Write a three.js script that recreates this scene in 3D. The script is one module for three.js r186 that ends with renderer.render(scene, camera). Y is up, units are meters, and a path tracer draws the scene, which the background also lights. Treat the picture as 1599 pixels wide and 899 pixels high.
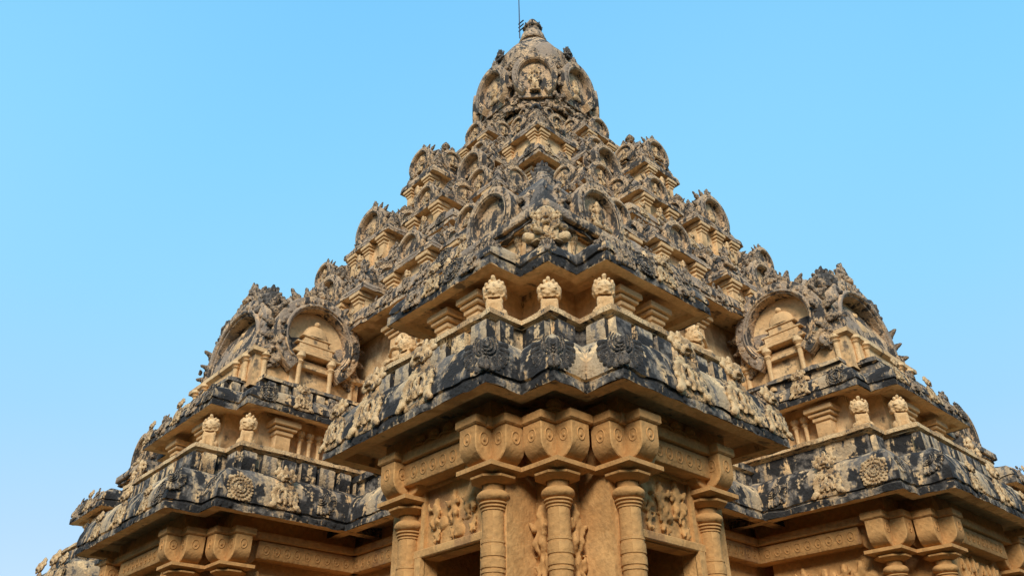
import * as THREE from 'three';
import { mergeGeometries, mergeVertices, toCreasedNormals } from 'three/addons/utils/BufferGeometryUtils.js';
import { ImprovedNoise } from 'three/addons/math/ImprovedNoise.js';

/* ------------------------------------------------------------------ camera, sky, sun */
const scene = new THREE.Scene();
const camera = new THREE.PerspectiveCamera(39.17, 1599 / 899, 0.1, 2000);
camera.position.set(10.5348, 1.6, 10.6913);
{
  const f = new THREE.Vector3(-0.62658897, 0.51730599, -0.58290718), r = new THREE.Vector3(0.68112507, 0, -0.73216709), u = new THREE.Vector3(0.37875442, 0.85580051, 0.35235007);
  const c = Math.cos(0.0147), s = -Math.sin(0.0147);                     // a slight roll of the hand
  const r2 = r.clone().multiplyScalar(c).addScaledVector(u, s), u2 = u.clone().multiplyScalar(c).addScaledVector(r, -s);
  camera.quaternion.setFromRotationMatrix(new THREE.Matrix4().makeBasis(r2, u2, f.clone().negate()));
}
const renderer = new THREE.WebGLRenderer({ antialias: true });
renderer.toneMapping = THREE.LinearToneMapping;
renderer.toneMappingExposure = 1.15;
renderer.shadowMap.enabled = true;
{
  const W = 256, H = 256, d = new Float32Array(W * H * 4);
  const stops = [[-90, .30, .25, .19], [-3, .36, .36, .36], [0, .62, .75, .90], [6, .49, .69, .89], [13, .385, .63, .89], [20, .305, .605, .89], [28, .255, .60, .89], [38, .215, .575, .89], [50, .18, .525, .88], [70, .13, .44, .82], [90, .11, .40, .77]];
  for (let j = 0; j < H; j++) {
    const e = -90 + 180 * (j + .5) / H; let k = 0; while (k < stops.length - 2 && e > stops[k + 1][0]) k++;
    const a = stops[k], b = stops[k + 1], t = Math.min(1, Math.max(0, (e - a[0]) / (b[0] - a[0])));
    for (let i = 0; i < W; i++) { const o = (j * W + i) * 4, x = i / W * 6.2832, y = e / 14, hz = e > 0 ? .5 + .25 * Math.sin(3 * x + 1.3 * Math.sin(y + 2 * x)) + .25 * Math.sin(7 * x - 1.7 * y + Math.sin(4 * x)) : 0; for (let c = 0; c < 3; c++) d[o + c] = (a[c + 1] + (b[c + 1] - a[c + 1]) * t) * (1 + [.13, .045, 0][c] * hz); d[o + 3] = 1; }   // thin uneven haze
  }
  const t = new THREE.DataTexture(d, W, H, THREE.RGBAFormat, THREE.FloatType);
  t.mapping = THREE.EquirectangularReflectionMapping; t.magFilter = THREE.LinearFilter; t.minFilter = THREE.LinearFilter; t.needsUpdate = true;
  scene.background = t; scene.environment = t;
}
const sun = new THREE.DirectionalLight(new THREE.Color(1, .9, .77), 3.2);
sun.position.set(19, 24.5, 23); sun.target.position.set(0, 6, 0);
sun.castShadow = true; sun.shadow.radius = 38; sun.shadow.mapSize.set(2048, 2048);
Object.assign(sun.shadow.camera, { left: -16, right: 16, top: 16, bottom: -16, near: 1, far: 90 });
scene.add(sun, sun.target);

/* ------------------------------------------------------------------ noise and materials */
const PN = new ImprovedNoise();
let seed = 7; const rnd = () => { seed = (seed * 1664525 + 1013904223) >>> 0; return seed / 4294967296; };
const rr = (a, b) => a + (b - a) * rnd();
const HT = new Float32Array(65536); for (let i = 0; i < 65536; i++) HT[i] = rnd();
function vn(x, y, px, py, s) {                                            // tiling value noise
  let xi = Math.floor(x), yi = Math.floor(y); const fx = x - xi, fy = y - yi, u = fx * fx * (3 - 2 * fx), v = fy * fy * (3 - 2 * fy);
  const x0 = ((xi % px) + px) % px, x1 = (x0 + 1) % px, y0 = ((yi % py) + py) % py, y1 = (y0 + 1) % py, h = (a, b) => HT[(a * 131 + b * 7919 + s * 3571) & 65535];
  const a = h(x0, y0), b = h(x1, y0), c = h(x0, y1), e = h(x1, y1);
  return a + (b - a) * u + (c - a) * v + (a - b - c + e) * u * v;
}
function fbm(x, y, px, py, oct, s) { let t = 0, a = .5, n = 0; for (let o = 0; o < oct; o++) { t += a * vn(x * px, y * py, px, py, s + o * 17); n += a; a *= .55; px *= 2; py *= 2; } return t / n; }
const N = 1024, sm = (a, b, x) => { x = Math.min(1, Math.max(0, (x - a) / (b - a))); return x * x * (3 - 2 * x); };
const lin = (c) => c.map((v) => v / 255);
function field(fn) { const f = new Float32Array(N * N); for (let j = 0; j < N; j++) for (let i = 0; i < N; i++) f[j * N + i] = fn(i / N, j / N); return f; }
const F = { low: field((x, y) => fbm(x, y, 4, 4, 6, 1)), mid: field((x, y) => fbm(x, y, 11, 11, 6, 40)), fine: field((x, y) => fbm(x, y, 60, 60, 4, 90)), streak: field((x, y) => fbm(x, y, 34, 5, 5, 140)), blot: field((x, y) => fbm(x, y, 7, 6, 7, 200)) };
function tex(fn, color, period) {
  const d = new Uint8Array(N * N * 4);
  for (let k = 0; k < N * N; k++) { const c = fn(k); for (let i = 0; i < 3; i++) d[k * 4 + i] = Math.max(0, Math.min(255, c[i])); d[k * 4 + 3] = 255; }
  const t = new THREE.DataTexture(d, N, N); t.wrapS = t.wrapT = THREE.RepeatWrapping; t.magFilter = THREE.LinearFilter; t.minFilter = THREE.LinearMipmapLinearFilter; t.generateMipmaps = true;
  if (color) t.colorSpace = THREE.SRGBColorSpace; t.repeat.set(1 / period, 1 / period); t.needsUpdate = true; return t;
}
const mix = (a, b, t) => [a[0] + (b[0] - a[0]) * t, a[1] + (b[1] - a[1]) * t, a[2] + (b[2] - a[2]) * t];
const mul = (a, s) => [a[0] * s, a[1] * s, a[2] * s];
// lichen(cover): crisp-edged black growth with streaks over plaster
const lich = (k, cover, st = .2) => { const m = (.62 - st) * F.blot[k] + .26 * F.mid[k] + st * F.streak[k] + .12 * F.fine[k]; return .82 * sm(-.03, .03, cover - m) + .18 * sm(-.09, .0, cover - m); };
const cream = [226, 192, 144], cream2 = [208, 168, 118], black = [40, 38, 37], grey = [116, 107, 96];
const plasterTone = (k) => mul(mix(cream, cream2, sm(.35, .7, F.low[k])), .9 + .2 * F.fine[k]);
const grainMap = (period, a, b) => tex((k) => { const v = 255 * (a * F.fine[k] + b * F.mid[k] + (1 - a - b) * F.blot[k]); return [v, v, v]; }, false, period);
function mat(colorFn, period, rough, bump, ga = .6, gb = .3) {
  return new THREE.MeshStandardMaterial({ map: tex(colorFn, true, period), roughness: rough, metalness: 0, bumpMap: grainMap(period, ga, gb), bumpScale: bump });
}
const M = {
  plaster: mat((k) => { let c = plasterTone(k); c = mix(c, [150, 112, 74], .5 * sm(.56, .7, F.blot[k])); return mix(c, [96, 84, 70], .8 * lich(k, .37)); }, 2.2, .92, .012),
  ochre: mat((k) => { let c = mix([206, 160, 102], [184, 138, 84], sm(.35, .68, F.low[k])); c = mix(c, [146, 108, 74], .6 * sm(.54, .68, F.blot[k])); c = mix(c, [206, 162, 106], .45 * sm(.58, .7, F.mid[k])); return mul(c, .88 + .24 * F.fine[k]); }, 2.0, .9, .012),
  lichen: mat((k) => { const c = mix(mul(plasterTone(k), 1.06), grey, .45 * sm(.46, .6, F.mid[k])); const b = mix(black, [112, 104, 95], sm(.44, .62, F.mid[k])); return mix(c, mul(b, .8 + .4 * F.fine[k]), lich(k, .512, .24)); }, 1.45, .95, .02),
  carving: mat((k) => { const c = mix(plasterTone(k), [168, 134, 96], .5 * sm(.45, .62, F.low[k])); return mix(c, mix(black, grey, F.mid[k]), .9 * lich(k, .425)); }, .7, .95, .018),
  weathered: mat((k) => { let c = mix([212, 174, 130], [146, 128, 110], sm(.38, .6, .6 * F.blot[k] + .4 * F.mid[k])); c = mix(c, [222, 182, 134], .7 * sm(.52, .66, F.low[k])); return mix(mul(c, .86 + .28 * F.fine[k]), mix([40, 38, 37], [88, 82, 76], F.mid[k]), .95 * lich(k, .455)); }, 1.5, .95, .025),
  sooty: mat((k) => { const c = mix([164, 142, 116], [112, 102, 92], sm(.4, .6, F.mid[k])); return mix(mul(c, .8 + .4 * F.fine[k]), mix(black, [82, 77, 72], F.mid[k]), .92 * lich(k, .50)); }, 1.0, .95, .025),
  sand: mat((k) => mul(mix([88, 84, 66], [70, 72, 52], sm(.35, .7, F.low[k])), .85 + .3 * F.fine[k]), 6, .97, .02),
  straw: new THREE.MeshStandardMaterial({ color: new THREE.Color(.3, .2, .09), roughness: .9 }),
  iron: new THREE.MeshStandardMaterial({ color: new THREE.Color(.06, .06, .08), roughness: .55, metalness: .7 }),
};

/* ------------------------------------------------------------------ geometry helpers */
function finish(g, crease) {                                              // box-mapped uv in metres, own corners per face
  if (!g.attributes.normal) g.computeVertexNormals();
  if (g.index) g = g.toNonIndexed();
  if (crease) g = toCreasedNormals(g, crease);
  const p = g.attributes.position.array, n = p.length / 3, uv = new Float32Array(n * 2);
  for (let t = 0; t < n; t += 3) {
    const o = t * 3, ax = p[o + 3] - p[o], ay = p[o + 4] - p[o + 1], az = p[o + 5] - p[o + 2], bx = p[o + 6] - p[o], by = p[o + 7] - p[o + 1], bz = p[o + 8] - p[o + 2];
    const nx = Math.abs(ay * bz - az * by), ny = Math.abs(az * bx - ax * bz) * .8, nz = Math.abs(ax * by - ay * bx);
    for (let i = 0; i < 3; i++) {
      const x = p[o + i * 3], y = p[o + i * 3 + 1], z = p[o + i * 3 + 2], q = (t + i) * 2;
      if (nx >= ny && nx >= nz) { uv[q] = z + .37; uv[q + 1] = y; } else if (nz >= ny) { uv[q] = x; uv[q + 1] = y; } else { uv[q] = x; uv[q + 1] = z; }
    }
  }
  const r = new THREE.BufferGeometry(); r.setAttribute('position', g.attributes.position); r.setAttribute('normal', g.attributes.normal); r.setAttribute('uv', new THREE.BufferAttribute(uv, 2));
  return r;
}
const shiftUV = (g, du, dv) => { const r = g.clone(), u = r.attributes.uv.array; for (let i = 0; i < u.length; i += 2) { u[i] += du; u[i + 1] += dv; } return r; };
function add(parent, name, geo, material, p = [0, 0, 0], ry = 0, s = 1, rx = 0, rz = 0) {
  const m = new THREE.Mesh(geo, material); m.name = name; m.castShadow = m.receiveShadow = true;
  m.rotation.order = 'YXZ'; m.rotation.set(rx, ry, rz); m.position.set(...p); if (Array.isArray(s)) m.scale.set(...s); else m.scale.setScalar(s);
  parent.add(m); return m;
}
const clean = (g) => { const r = new THREE.BufferGeometry(); r.setAttribute('position', g.attributes.position); if (g.index) r.setIndex(g.index); return r.index ? r.toNonIndexed() : r; };
const merge = (list, crease = .7) => { const g = mergeGeometries(list.map(clean)); return finish(toCreasedNormals(g, crease)); };
function bx(w, h, d, x = 0, y = 0, z = 0, b = .008) {                     // box with chamfered edges, centre x,z, base at y
  const hw = w / 2, hd = d / 2, P = [], q = Math.min(b, hw * .4, hd * .4, h * .3);
  const ring = (yy, i) => [[-hw + i, yy, -hd + i], [hw - i, yy, -hd + i], [hw - i, yy, hd - i], [-hw + i, yy, hd - i]];
  const R = [ring(0, q), ring(q, 0), ring(h - q, 0), ring(h, q)], T = (a, b, c) => { for (const v of [a, b, c]) P.push(v[0] + x, v[1] + y, v[2] + z); };
  for (let k = 0; k < 3; k++) for (let i = 0; i < 4; i++) { const j = (i + 1) % 4, a = R[k][i], b2 = R[k][j], c = R[k + 1][j], e = R[k + 1][i]; T(a, c, b2); T(a, e, c); }
  T(R[0][0], R[0][1], R[0][2]); T(R[0][0], R[0][2], R[0][3]); T(R[3][0], R[3][2], R[3][1]); T(R[3][0], R[3][3], R[3][2]);
  const g = new THREE.BufferGeometry(); g.setAttribute('position', new THREE.BufferAttribute(new Float32Array(P), 3)); return g;
}
const box = (...a) => finish(toCreasedNormals(bx(...a), .9));
function jitter(g, amp, fr) {
  const p = g.attributes.position.array;
  for (let i = 0; i < p.length; i += 3) { const x = p[i] * fr, y = p[i + 1] * fr, z = p[i + 2] * fr; p[i] += amp * PN.noise(x, y, z); p[i + 1] += amp * PN.noise(x + 31, y, z + 7); p[i + 2] += amp * PN.noise(x, y + 57, z + 19); }
  return g;
}
// a profile [[offset, y]...] swept round a plan [[x, z]...], mitred; open plans keep their ends
function sweep(plan, profile, { seg = .09, amp = .006, fr = 7, closed = true, crease = .6, taperTo } = {}) {
  let area = 0; const n0 = plan.length; for (let i = 0; i < n0; i++) { const a = plan[i], b = plan[(i + 1) % n0]; area += a[0] * b[1] - b[0] * a[1]; }
  const sg = area > 0 ? 1 : -1, E = [];
  const cnt = closed ? n0 : n0 - 1; for (let i = 0; i < cnt; i++) { const a = plan[i], b = plan[(i + 1) % n0], l = Math.hypot(b[0] - a[0], b[1] - a[1]); E.push([sg * (b[1] - a[1]) / l, -sg * (b[0] - a[0]) / l, l]); }
  const mit = plan.map((p, i) => { const e1 = closed ? E[(i + n0 - 1) % n0] : E[Math.max(0, i - 1)], e2 = closed ? E[i] : E[Math.min(cnt - 1, i)], k = 1 + e1[0] * e2[0] + e1[1] * e2[1]; return [(e1[0] + e2[0]) / k, (e1[1] + e2[1]) / k]; });
  const cols = [];
  for (let i = 0; i < cnt; i++) { const j = (i + 1) % n0, s = Math.max(1, Math.ceil(E[i][2] / seg)); for (let k = 0; k <= s; k++) { const t = k / s; cols.push({ t, i, j, brk: k === 0 }); } }
  const P = [], pt = (c, q) => { const a = plan[c.i], b = plan[c.j], ma = mit[c.i], mb = mit[c.j]; return [(a[0] + ma[0] * q[0]) * (1 - c.t) + (b[0] + mb[0] * q[0]) * c.t, q[1], (a[1] + ma[1] * q[0]) * (1 - c.t) + (b[1] + mb[1] * q[0]) * c.t]; };
  for (let c = 0; c + 1 < cols.length; c++) { if (cols[c + 1].brk) continue;
    for (let k = 0; k + 1 < profile.length; k++) { const a = pt(cols[c], profile[k]), b = pt(cols[c + 1], profile[k]), d = pt(cols[c + 1], profile[k + 1]), e = pt(cols[c], profile[k + 1]); if (sg > 0) P.push(...a, ...d, ...b, ...a, ...e, ...d); else P.push(...a, ...b, ...d, ...a, ...d, ...e); } }
  const g = new THREE.BufferGeometry(); g.setAttribute('position', new THREE.BufferAttribute(new Float32Array(P), 3));
  if (amp) jitter(g, amp, fr);
  return finish(toCreasedNormals(g, crease));
}
const arc = (o0, y0, o1, y1, n, pow = 1) => Array.from({ length: n + 1 }, (_, i) => { const t = i / n * Math.PI / 2; return [o0 + (o1 - o0) * (1 - Math.cos(t)) ** pow, y0 + (y1 - y0) * Math.sin(t)]; });
const lathe = (pts, n = 20) => new THREE.LatheGeometry(pts.map(([r, y]) => new THREE.Vector2(r, y)), n);
const moved = (g, x = 0, y = 0, z = 0, ry = 0, s = 1, rx = 0, rz = 0) => { g = g.clone(); g.applyMatrix4(new THREE.Matrix4().compose(new THREE.Vector3(x, y, z), new THREE.Quaternion().setFromEuler(new THREE.Euler(rx, ry, rz, 'YXZ')), Array.isArray(s) ? new THREE.Vector3(...s) : new THREE.Vector3(s, s, s))); return g; };

/* signed-distance sculpting, meshed with surface nets */
const smin = (a, b, k) => { const h = Math.max(k - Math.abs(a - b), 0) / k; return Math.min(a, b) - h * h * k * .25; };
const ell = (x, y, z, rx, ry, rz) => (p) => { const a = (p[0] - x) / rx, b = (p[1] - y) / ry, c = (p[2] - z) / rz; return (Math.hypot(a, b, c) - 1) * Math.min(rx, ry, rz); };
const cap = (x1, y1, z1, x2, y2, z2, r1, r2 = r1) => { const dx = x2 - x1, dy = y2 - y1, dz = z2 - z1, L = dx * dx + dy * dy + dz * dz; return (p) => { const ax = p[0] - x1, ay = p[1] - y1, az = p[2] - z1, t = Math.min(1, Math.max(0, (ax * dx + ay * dy + az * dz) / L)); return Math.hypot(ax - dx * t, ay - dy * t, az - dz * t) - (r1 + (r2 - r1) * t); }; };
const rbox = (x, y, z, a, b, c, r) => (p) => { const qx = Math.abs(p[0] - x) - a + r, qy = Math.abs(p[1] - y) - b + r, qz = Math.abs(p[2] - z) - c + r; return Math.hypot(Math.max(qx, 0), Math.max(qy, 0), Math.max(qz, 0)) + Math.min(Math.max(qx, qy, qz), 0) - r; };
const ringArc = (cx, cy, cz, R, r, from = -9) => (p) => { const x = p[0] - cx, y = p[1] - cy, d = Math.hypot(x, y) - R; return Math.max(Math.hypot(d, p[2] - cz) - r, from - y); };
function sculpt(parts, cuts, lo, hi, cell, { k = .04, noise = 0, nf = 20, seedz = 0, kc = .02 } = {}) {
  const n = [0, 1, 2].map((i) => Math.ceil((hi[i] - lo[i]) / cell) + 2), D = new Float32Array((n[0] + 1) * (n[1] + 1) * (n[2] + 1)), id = (x, y, z) => (z * (n[1] + 1) + y) * (n[0] + 1) + x;
  for (let z = 0; z <= n[2]; z++) for (let y = 0; y <= n[1]; y++) for (let x = 0; x <= n[0]; x++) {
    const p = [lo[0] + (x - .5) * cell, lo[1] + (y - .5) * cell, lo[2] + (z - .5) * cell]; let d = 9;
    for (const f of parts) d = smin(d, f(p), k);
    for (const f of cuts) d = -smin(-d, f(p), kc);
    if (noise) d += noise * PN.noise(p[0] * nf + seedz, p[1] * nf, p[2] * nf);
    D[id(x, y, z)] = d;
  }
  const V = [], I = [], vi = new Int32Array(D.length).fill(-1);
  const C = [[0, 0, 0], [1, 0, 0], [0, 1, 0], [1, 1, 0], [0, 0, 1], [1, 0, 1], [0, 1, 1], [1, 1, 1]], ED = [[0, 1], [2, 3], [4, 5], [6, 7], [0, 2], [1, 3], [4, 6], [5, 7], [0, 4], [1, 5], [2, 6], [3, 7]];
  for (let z = 0; z < n[2]; z++) for (let y = 0; y < n[1]; y++) for (let x = 0; x < n[0]; x++) {
    let s = 0, m = [0, 0, 0]; const v = C.map((c) => D[id(x + c[0], y + c[1], z + c[2])]);
    for (const [a, b] of ED) if ((v[a] < 0) !== (v[b] < 0)) { const t = v[a] / (v[a] - v[b]); for (let i = 0; i < 3; i++) m[i] += C[a][i] + (C[b][i] - C[a][i]) * t; s++; }
    if (!s) continue; vi[id(x, y, z)] = V.length / 3; V.push(lo[0] + (x - .5 + m[0] / s) * cell, lo[1] + (y - .5 + m[1] / s) * cell, lo[2] + (z - .5 + m[2] / s) * cell);
  }
  const quad = (a, b, c, d, f) => { if (a < 0 || b < 0 || c < 0 || d < 0) return; if (f) I.push(a, b, c, a, c, d); else I.push(a, c, b, a, d, c); };
  for (let z = 1; z < n[2]; z++) for (let y = 1; y < n[1]; y++) for (let x = 1; x < n[0]; x++) {
    const d0 = D[id(x, y, z)] < 0;
    if (d0 !== D[id(x + 1, y, z)] < 0) quad(vi[id(x, y - 1, z - 1)], vi[id(x, y, z - 1)], vi[id(x, y, z)], vi[id(x, y - 1, z)], d0);
    if (d0 !== D[id(x, y + 1, z)] < 0) quad(vi[id(x - 1, y, z - 1)], vi[id(x - 1, y, z)], vi[id(x, y, z)], vi[id(x, y, z - 1)], d0);
    if (d0 !== D[id(x, y, z + 1)] < 0) quad(vi[id(x - 1, y - 1, z)], vi[id(x, y - 1, z)], vi[id(x, y, z)], vi[id(x - 1, y, z)], d0);
  }
  const g = new THREE.BufferGeometry(); g.setAttribute('position', new THREE.BufferAttribute(new Float32Array(V), 3)); g.setIndex(I); g.computeVertexNormals();
  return finish(g);
}
const both = (fn) => [fn(1), fn(-1)];

/* ------------------------------------------------------------------ the carvings (each about unit height, base at 0, facing +z) */
const G = {};
{ // seated guardian lion, its head bent down a little
  const ca = Math.cos(.55), sa = Math.sin(.55), tip = (f) => (p) => { const y = p[1] - .7, z = p[2] - .02; return f([p[0], .7 + y * ca + z * sa * 1, .02 - y * sa + z * ca]); };
  const H = [ell(0, .76, .05, .215, .2, .18), ell(0, .67, .15, .165, .085, .11), ell(0, .735, .225, .055, .042, .06), ell(0, .6, .13, .12, .05, .1)];
  for (const s of [1, -1]) H.push(ell(s * .09, .79, .19, .055, .05, .05), ell(s * .1, .85, .165, .085, .028, .05), ell(s * .175, .67, .1, .07, .08, .08), ell(s * .215, .77, -.01, .05, .1, .1), ell(s * .19, .62, -.04, .07, .08, .1));
  for (let i = -3; i <= 3; i++) H.push(ell(Math.sin(i * .48) * .215, .79 + Math.cos(i * .48) * .2, .0, .042, .06, .07));
  H.push(ell(0, 1.05, .02, .05, .06, .05));
  const B = [ell(0, .34, .0, .17, .3, .15), ell(0, .46, .08, .15, .16, .1), ell(0, .58, .02, .17, .1, .14)];
  for (const s of [1, -1]) B.push(cap(s * .12, .48, .1, s * .125, .1, .15, .075, .062), ell(s * .125, .045, .2, .075, .05, .1), ell(s * .19, .17, -.02, .1, .17, .17), ell(s * .22, .05, .1, .065, .05, .12));
  const cuts = [tip(rbox(0, .637, .26, .145, .02, .13, .012))];
  for (const s of [1, -1]) cuts.push(tip(ell(s * .09, .788, .25, .026, .026, .026)), tip(cap(s * .13, .64, .26, s * .19, .7, .16, .022)), tip(cap(s * .03, .82, .24, s * .17, .83, .18, .012)), tip(ell(s * .03, .725, .285, .014, .012, .02)), cap(s * .0, .1, .24, s * .0, .36, .2, .03));
  G.lion = [0, 1, 2].map((v) => sculpt([...H.map((f, i) => tip((p) => f([p[0] + .012 * Math.sin(i * 7 + v * 5), p[1] + .014 * Math.sin(i * 3 + v * 11), p[2]]))), ...B], cuts, [-.36, -.02, -.26], [.36, 1.16, .42], .02, { k: .018, noise: .008 + .006 * v, nf: 11, kc: .012, seedz: v * 17 }));
}
{ // squat dwarf that carries the eave, arms folded
  const P = [ell(0, .74, .03, .18, .19, .17), ell(0, .42, 0, .26, .25, .2), ell(0, .32, .12, .2, .17, .14), ell(0, .93, -.02, .15, .1, .14), ell(0, .7, .19, .04, .05, .04), ell(0, .985, 0, .06, .06, .06)];
  for (const s of [1, -1]) P.push(cap(s * .27, .55, 0, s * .34, .43, .12, .085, .075), cap(s * .34, .43, .12, s * .05, .49, .27, .075, .06), ell(s * .19, .74, 0, .05, .09, .06), ell(s * .08, .78, .15, .045, .03, .04), cap(s * .16, .2, .02, s * .36, .17, .2, .12, .1), cap(s * .36, .17, .2, s * .1, .08, .28, .095, .07), ell(s * .1, .05, .32, .09, .05, .09));
  for (let i = 0; i < 7; i++) { const a = -1.5 + i * .5; P.push(ell(Math.sin(a) * .19, .8 + Math.cos(a) * .15, -.03, .05, .06, .08)); }
  G.dwarf = sculpt(P, [rbox(0, .635, .21, .07, .012, .06, .01), ell(.075, .755, .195, .02, .012, .02), ell(-.075, .755, .195, .02, .012, .02)], [-.5, -.02, -.26], [.5, 1.08, .46], .028, { k: .035, noise: .01, nf: 12 });
}
function deity(v) { // standing or seated figure in a tall crown, three poses
  const P = [ell(0, .76, .03, .085, .1, .085), ell(0, .9, .01, .08, .1, .08), ell(0, 1.0, 0, .045, .06, .045), ell(0, .56, 0, .13, .13, .09), ell(0, .42, 0, .1, .1, .085), ell(0, .68, 0, .05, .06, .05)];
  const seat = v === 1;
  for (const s of [1, -1]) {
    P.push(ell(s * .1, .78, -.01, .04, .07, .04));
    if (seat) P.push(cap(s * .1, .32, .03, s * .26, .26, .14, .085, .07), cap(s * .26, .26, .14, s * .06, .2, .2, .07, .05)); else P.push(cap(s * .07, .36, .01, s * .085, .16, .04 + .04 * s * v, .085, .065), cap(s * .085, .16, .04, s * .09, 0, .02, .06, .045), ell(s * .1, .02, .07, .045, .03, .08));
    const up = v === 2 && s > 0; P.push(cap(s * .15, .62, 0, s * .23, .48, .03, .05, .042), up ? cap(s * .23, .48, .03, s * .25, .7, .08, .042, .035) : cap(s * .23, .48, .03, s * .14, .36, .12, .042, .035));
  }
  P.push(ell(0, .33, 0, .13, .07, .1), ringArc(0, .78, -.06, .17, .03), rbox(0, .03, 0, .2, .03, .12, .02));
  for (let i = 0; i < 7; i++) { const a = i / 6 * Math.PI; P.push(ell(Math.cos(a) * .2, .78 + Math.sin(a) * .2, -.06, .035, .035, .04)); }
  return sculpt(P, [], [-.34, -.02, -.16], [.34, 1.08, .28], .022, { k: .016, noise: .008, nf: 16, seedz: v * 9 });
}
G.deity = [0, 1, 2].map(deity);
function kudu(v) { // horseshoe medallion: beaded arch, small figure inside, fanged mask above
  const P = [ringArc(0, .3, 0, .24, .055, -.17), ringArc(0, .3, .03, .15, .035, -.14), rbox(0, .26, -.07, .27, .24, .05, .04)];
  const n = 17; for (let i = 0; i < n; i++) { const a = -.75 + i / (n - 1) * (Math.PI + 1.5); P.push(ell(Math.cos(a) * .285, .3 + Math.sin(a) * .285, .01, .034, .034, .045)); }
  P.push(ell(0, .33, .05, .055, .06, .05), ell(0, .2, .04, .085, .1, .06), ell(0, .42, .03, .04, .06, .035));
  for (const s of [1, -1]) P.push(cap(s * .08, .24, .04, s * .12, .14, .06, .032), ell(s * .26, .09, .03, .07, .06, .06), ell(s * .31, .04, .02, .06, .045, .05));
  P.push(ell(0, .73, .05, .15, .13, .11), ell(0, .66, .14, .09, .06, .07), ell(0, .7, .17, .035, .035, .04), ell(0, .9, .03, .045, .09, .05));
  for (const s of [1, -1]) P.push(ell(s * .075, .765, .13, .042, .04, .04), ell(s * .085, .82, .1, .06, .028, .05), ell(s * .16, .68, .06, .06, .06, .06), ell(s * .14, .86, .03, .055, .07, .05), ell(s * .2, .78, .02, .06, .05, .05), ell(s * .09, .62, .1, .04, .05, .04));
  return sculpt(P, [rbox(0, .635, .2, .065, .016, .08, .01), ell(.05, .14, .07, .025, .05, .05), ell(-.05, .14, .07, .025, .05, .05)], [-.42, -.04, -.14], [.42, 1.02, .26], .018, { k: .014, noise: .01, nf: 18, seedz: v * 13 });
}
G.kudu = [kudu(0), kudu(1)];
{ // ribbed fan leaf that curls round the corners of the eaves
  const P = [], cx = -.38, cy = .74, rib = 9; for (let i = 0; i < rib; i++) { const a = -1.75 + i / (rib - 1) * 1.95; P.push(cap(cx + .36 * Math.cos(a), cy + .36 * Math.sin(a), .03, cx + .58 * Math.cos(a), cy + .58 * Math.sin(a), .015, .036, .072)); }
  for (let t = 0; t < 4; t++) { const r = .1 + t * .085; for (let i = 0; i < 7; i++) { const a = -1.9 + i / 7 * 2.6, b = -1.9 + (i + 1) / 7 * 2.6; P.push(cap(cx + r * Math.cos(a), cy + r * Math.sin(a), .045 + .03 * Math.sin(t), cx + r * Math.cos(b), cy + r * Math.sin(b), .045, .026)); } }
  P.push(rbox(-.14, .5, -.06, .3, .34, .075, .1));
  G.fan = sculpt(P, [], [-.56, .02, -.14], [.4, 1.02, .16], .022, { k: .01, noise: .006, nf: 14 });
  const q = []; for (let t = 0; t < 3; t++) for (let i = 0; i < 12 + t * 6; i++) { const a = i / (12 + t * 6) * 6.283, r = .16 + t * .13; q.push(ell(Math.cos(a) * r, .46 + Math.sin(a) * r, .06 - t * .012, .045, .045, .05)); }
  q.push(ell(0, .46, .06, .1, .1, .07), rbox(0, .46, -.05, .42, .42, .06, .1));
  G.rosette = sculpt(q, [], [-.52, -.06, -.14], [.52, 1, .18], .028, { k: .016, noise: .008, nf: 12 });
}
function crest(v) { // leafy crest with a mask, the silhouette ornament
  const P = [ell(0, .34, .04, .17, .16, .14), ell(0, .27, .16, .1, .07, .08), ell(0, .8, 0, .08, .2, .07), ell(0, .58, 0, .17, .14, .11), rbox(0, .08, 0, .2, .09, .12, .03)];
  for (const s of [1, -1]) P.push(ell(s * .08, .38, .14, .05, .045, .05), ell(s * .2, .56, 0, .09, .14, .08), ell(s * .14, .76, 0, .06, .13, .06), ell(s * .29, .4, 0, .09, .11, .08), ell(s * .36, .52, 0, .05, .09, .05), ell(s * .26, .2, .02, .1, .1, .1), ell(s * .36, .1, .02, .09, .08, .08));
  for (let i = 0; i < 6; i++) P.push(ell(rr(-.3, .3), rr(.1, .7), rr(0, .1), .06, .06, .06));
  return sculpt(P, [rbox(0, .25, .24, .06, .014, .07, .01)], [-.5, -.03, -.2], [.5, 1.06, .3], .034, { k: .025, noise: .03, nf: 11, seedz: v * 21 });
}
G.crest = [crest(0), crest(1), crest(2)];
function clump(v) { // worn scrollwork: a knot of curls and leaves
  const P = [rbox(0, .35, -.1, .42, .38, .1, .08)]; for (let i = 0; i < 9; i++) { const x = rr(-.36, .36), y = rr(.06, .75); P.push(ringArc(x, y, rr(-.02, .06), rr(.07, .12), rr(.03, .045))); }
  for (let i = 0; i < 12; i++) P.push(ell(rr(-.42, .42), rr(.04, .92), rr(-.06, .1), rr(.05, .11), rr(.06, .13), rr(.05, .1)));
  return sculpt(P, [], [-.58, -.05, -.24], [.58, 1.08, .26], .036, { k: .02, noise: .03, nf: 10, seedz: v * 33 });
}
G.clump = [clump(0), clump(1), clump(2), clump(3)];
{ // flame leaf of the gable borders
  const P = [ell(0, .35, 0, .3, .36, .22), ell(0, .78, -.02, .17, .26, .13), ell(.2, .3, .12, .12, .2, .1), ell(-.2, .3, .12, .12, .2, .1), ell(0, .4, .2, .09, .26, .06)];
  G.leaf = sculpt(P, [], [-.42, -.05, -.28], [.42, 1.1, .32], .07, { k: .06, noise: .05, nf: 5 });
}
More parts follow.
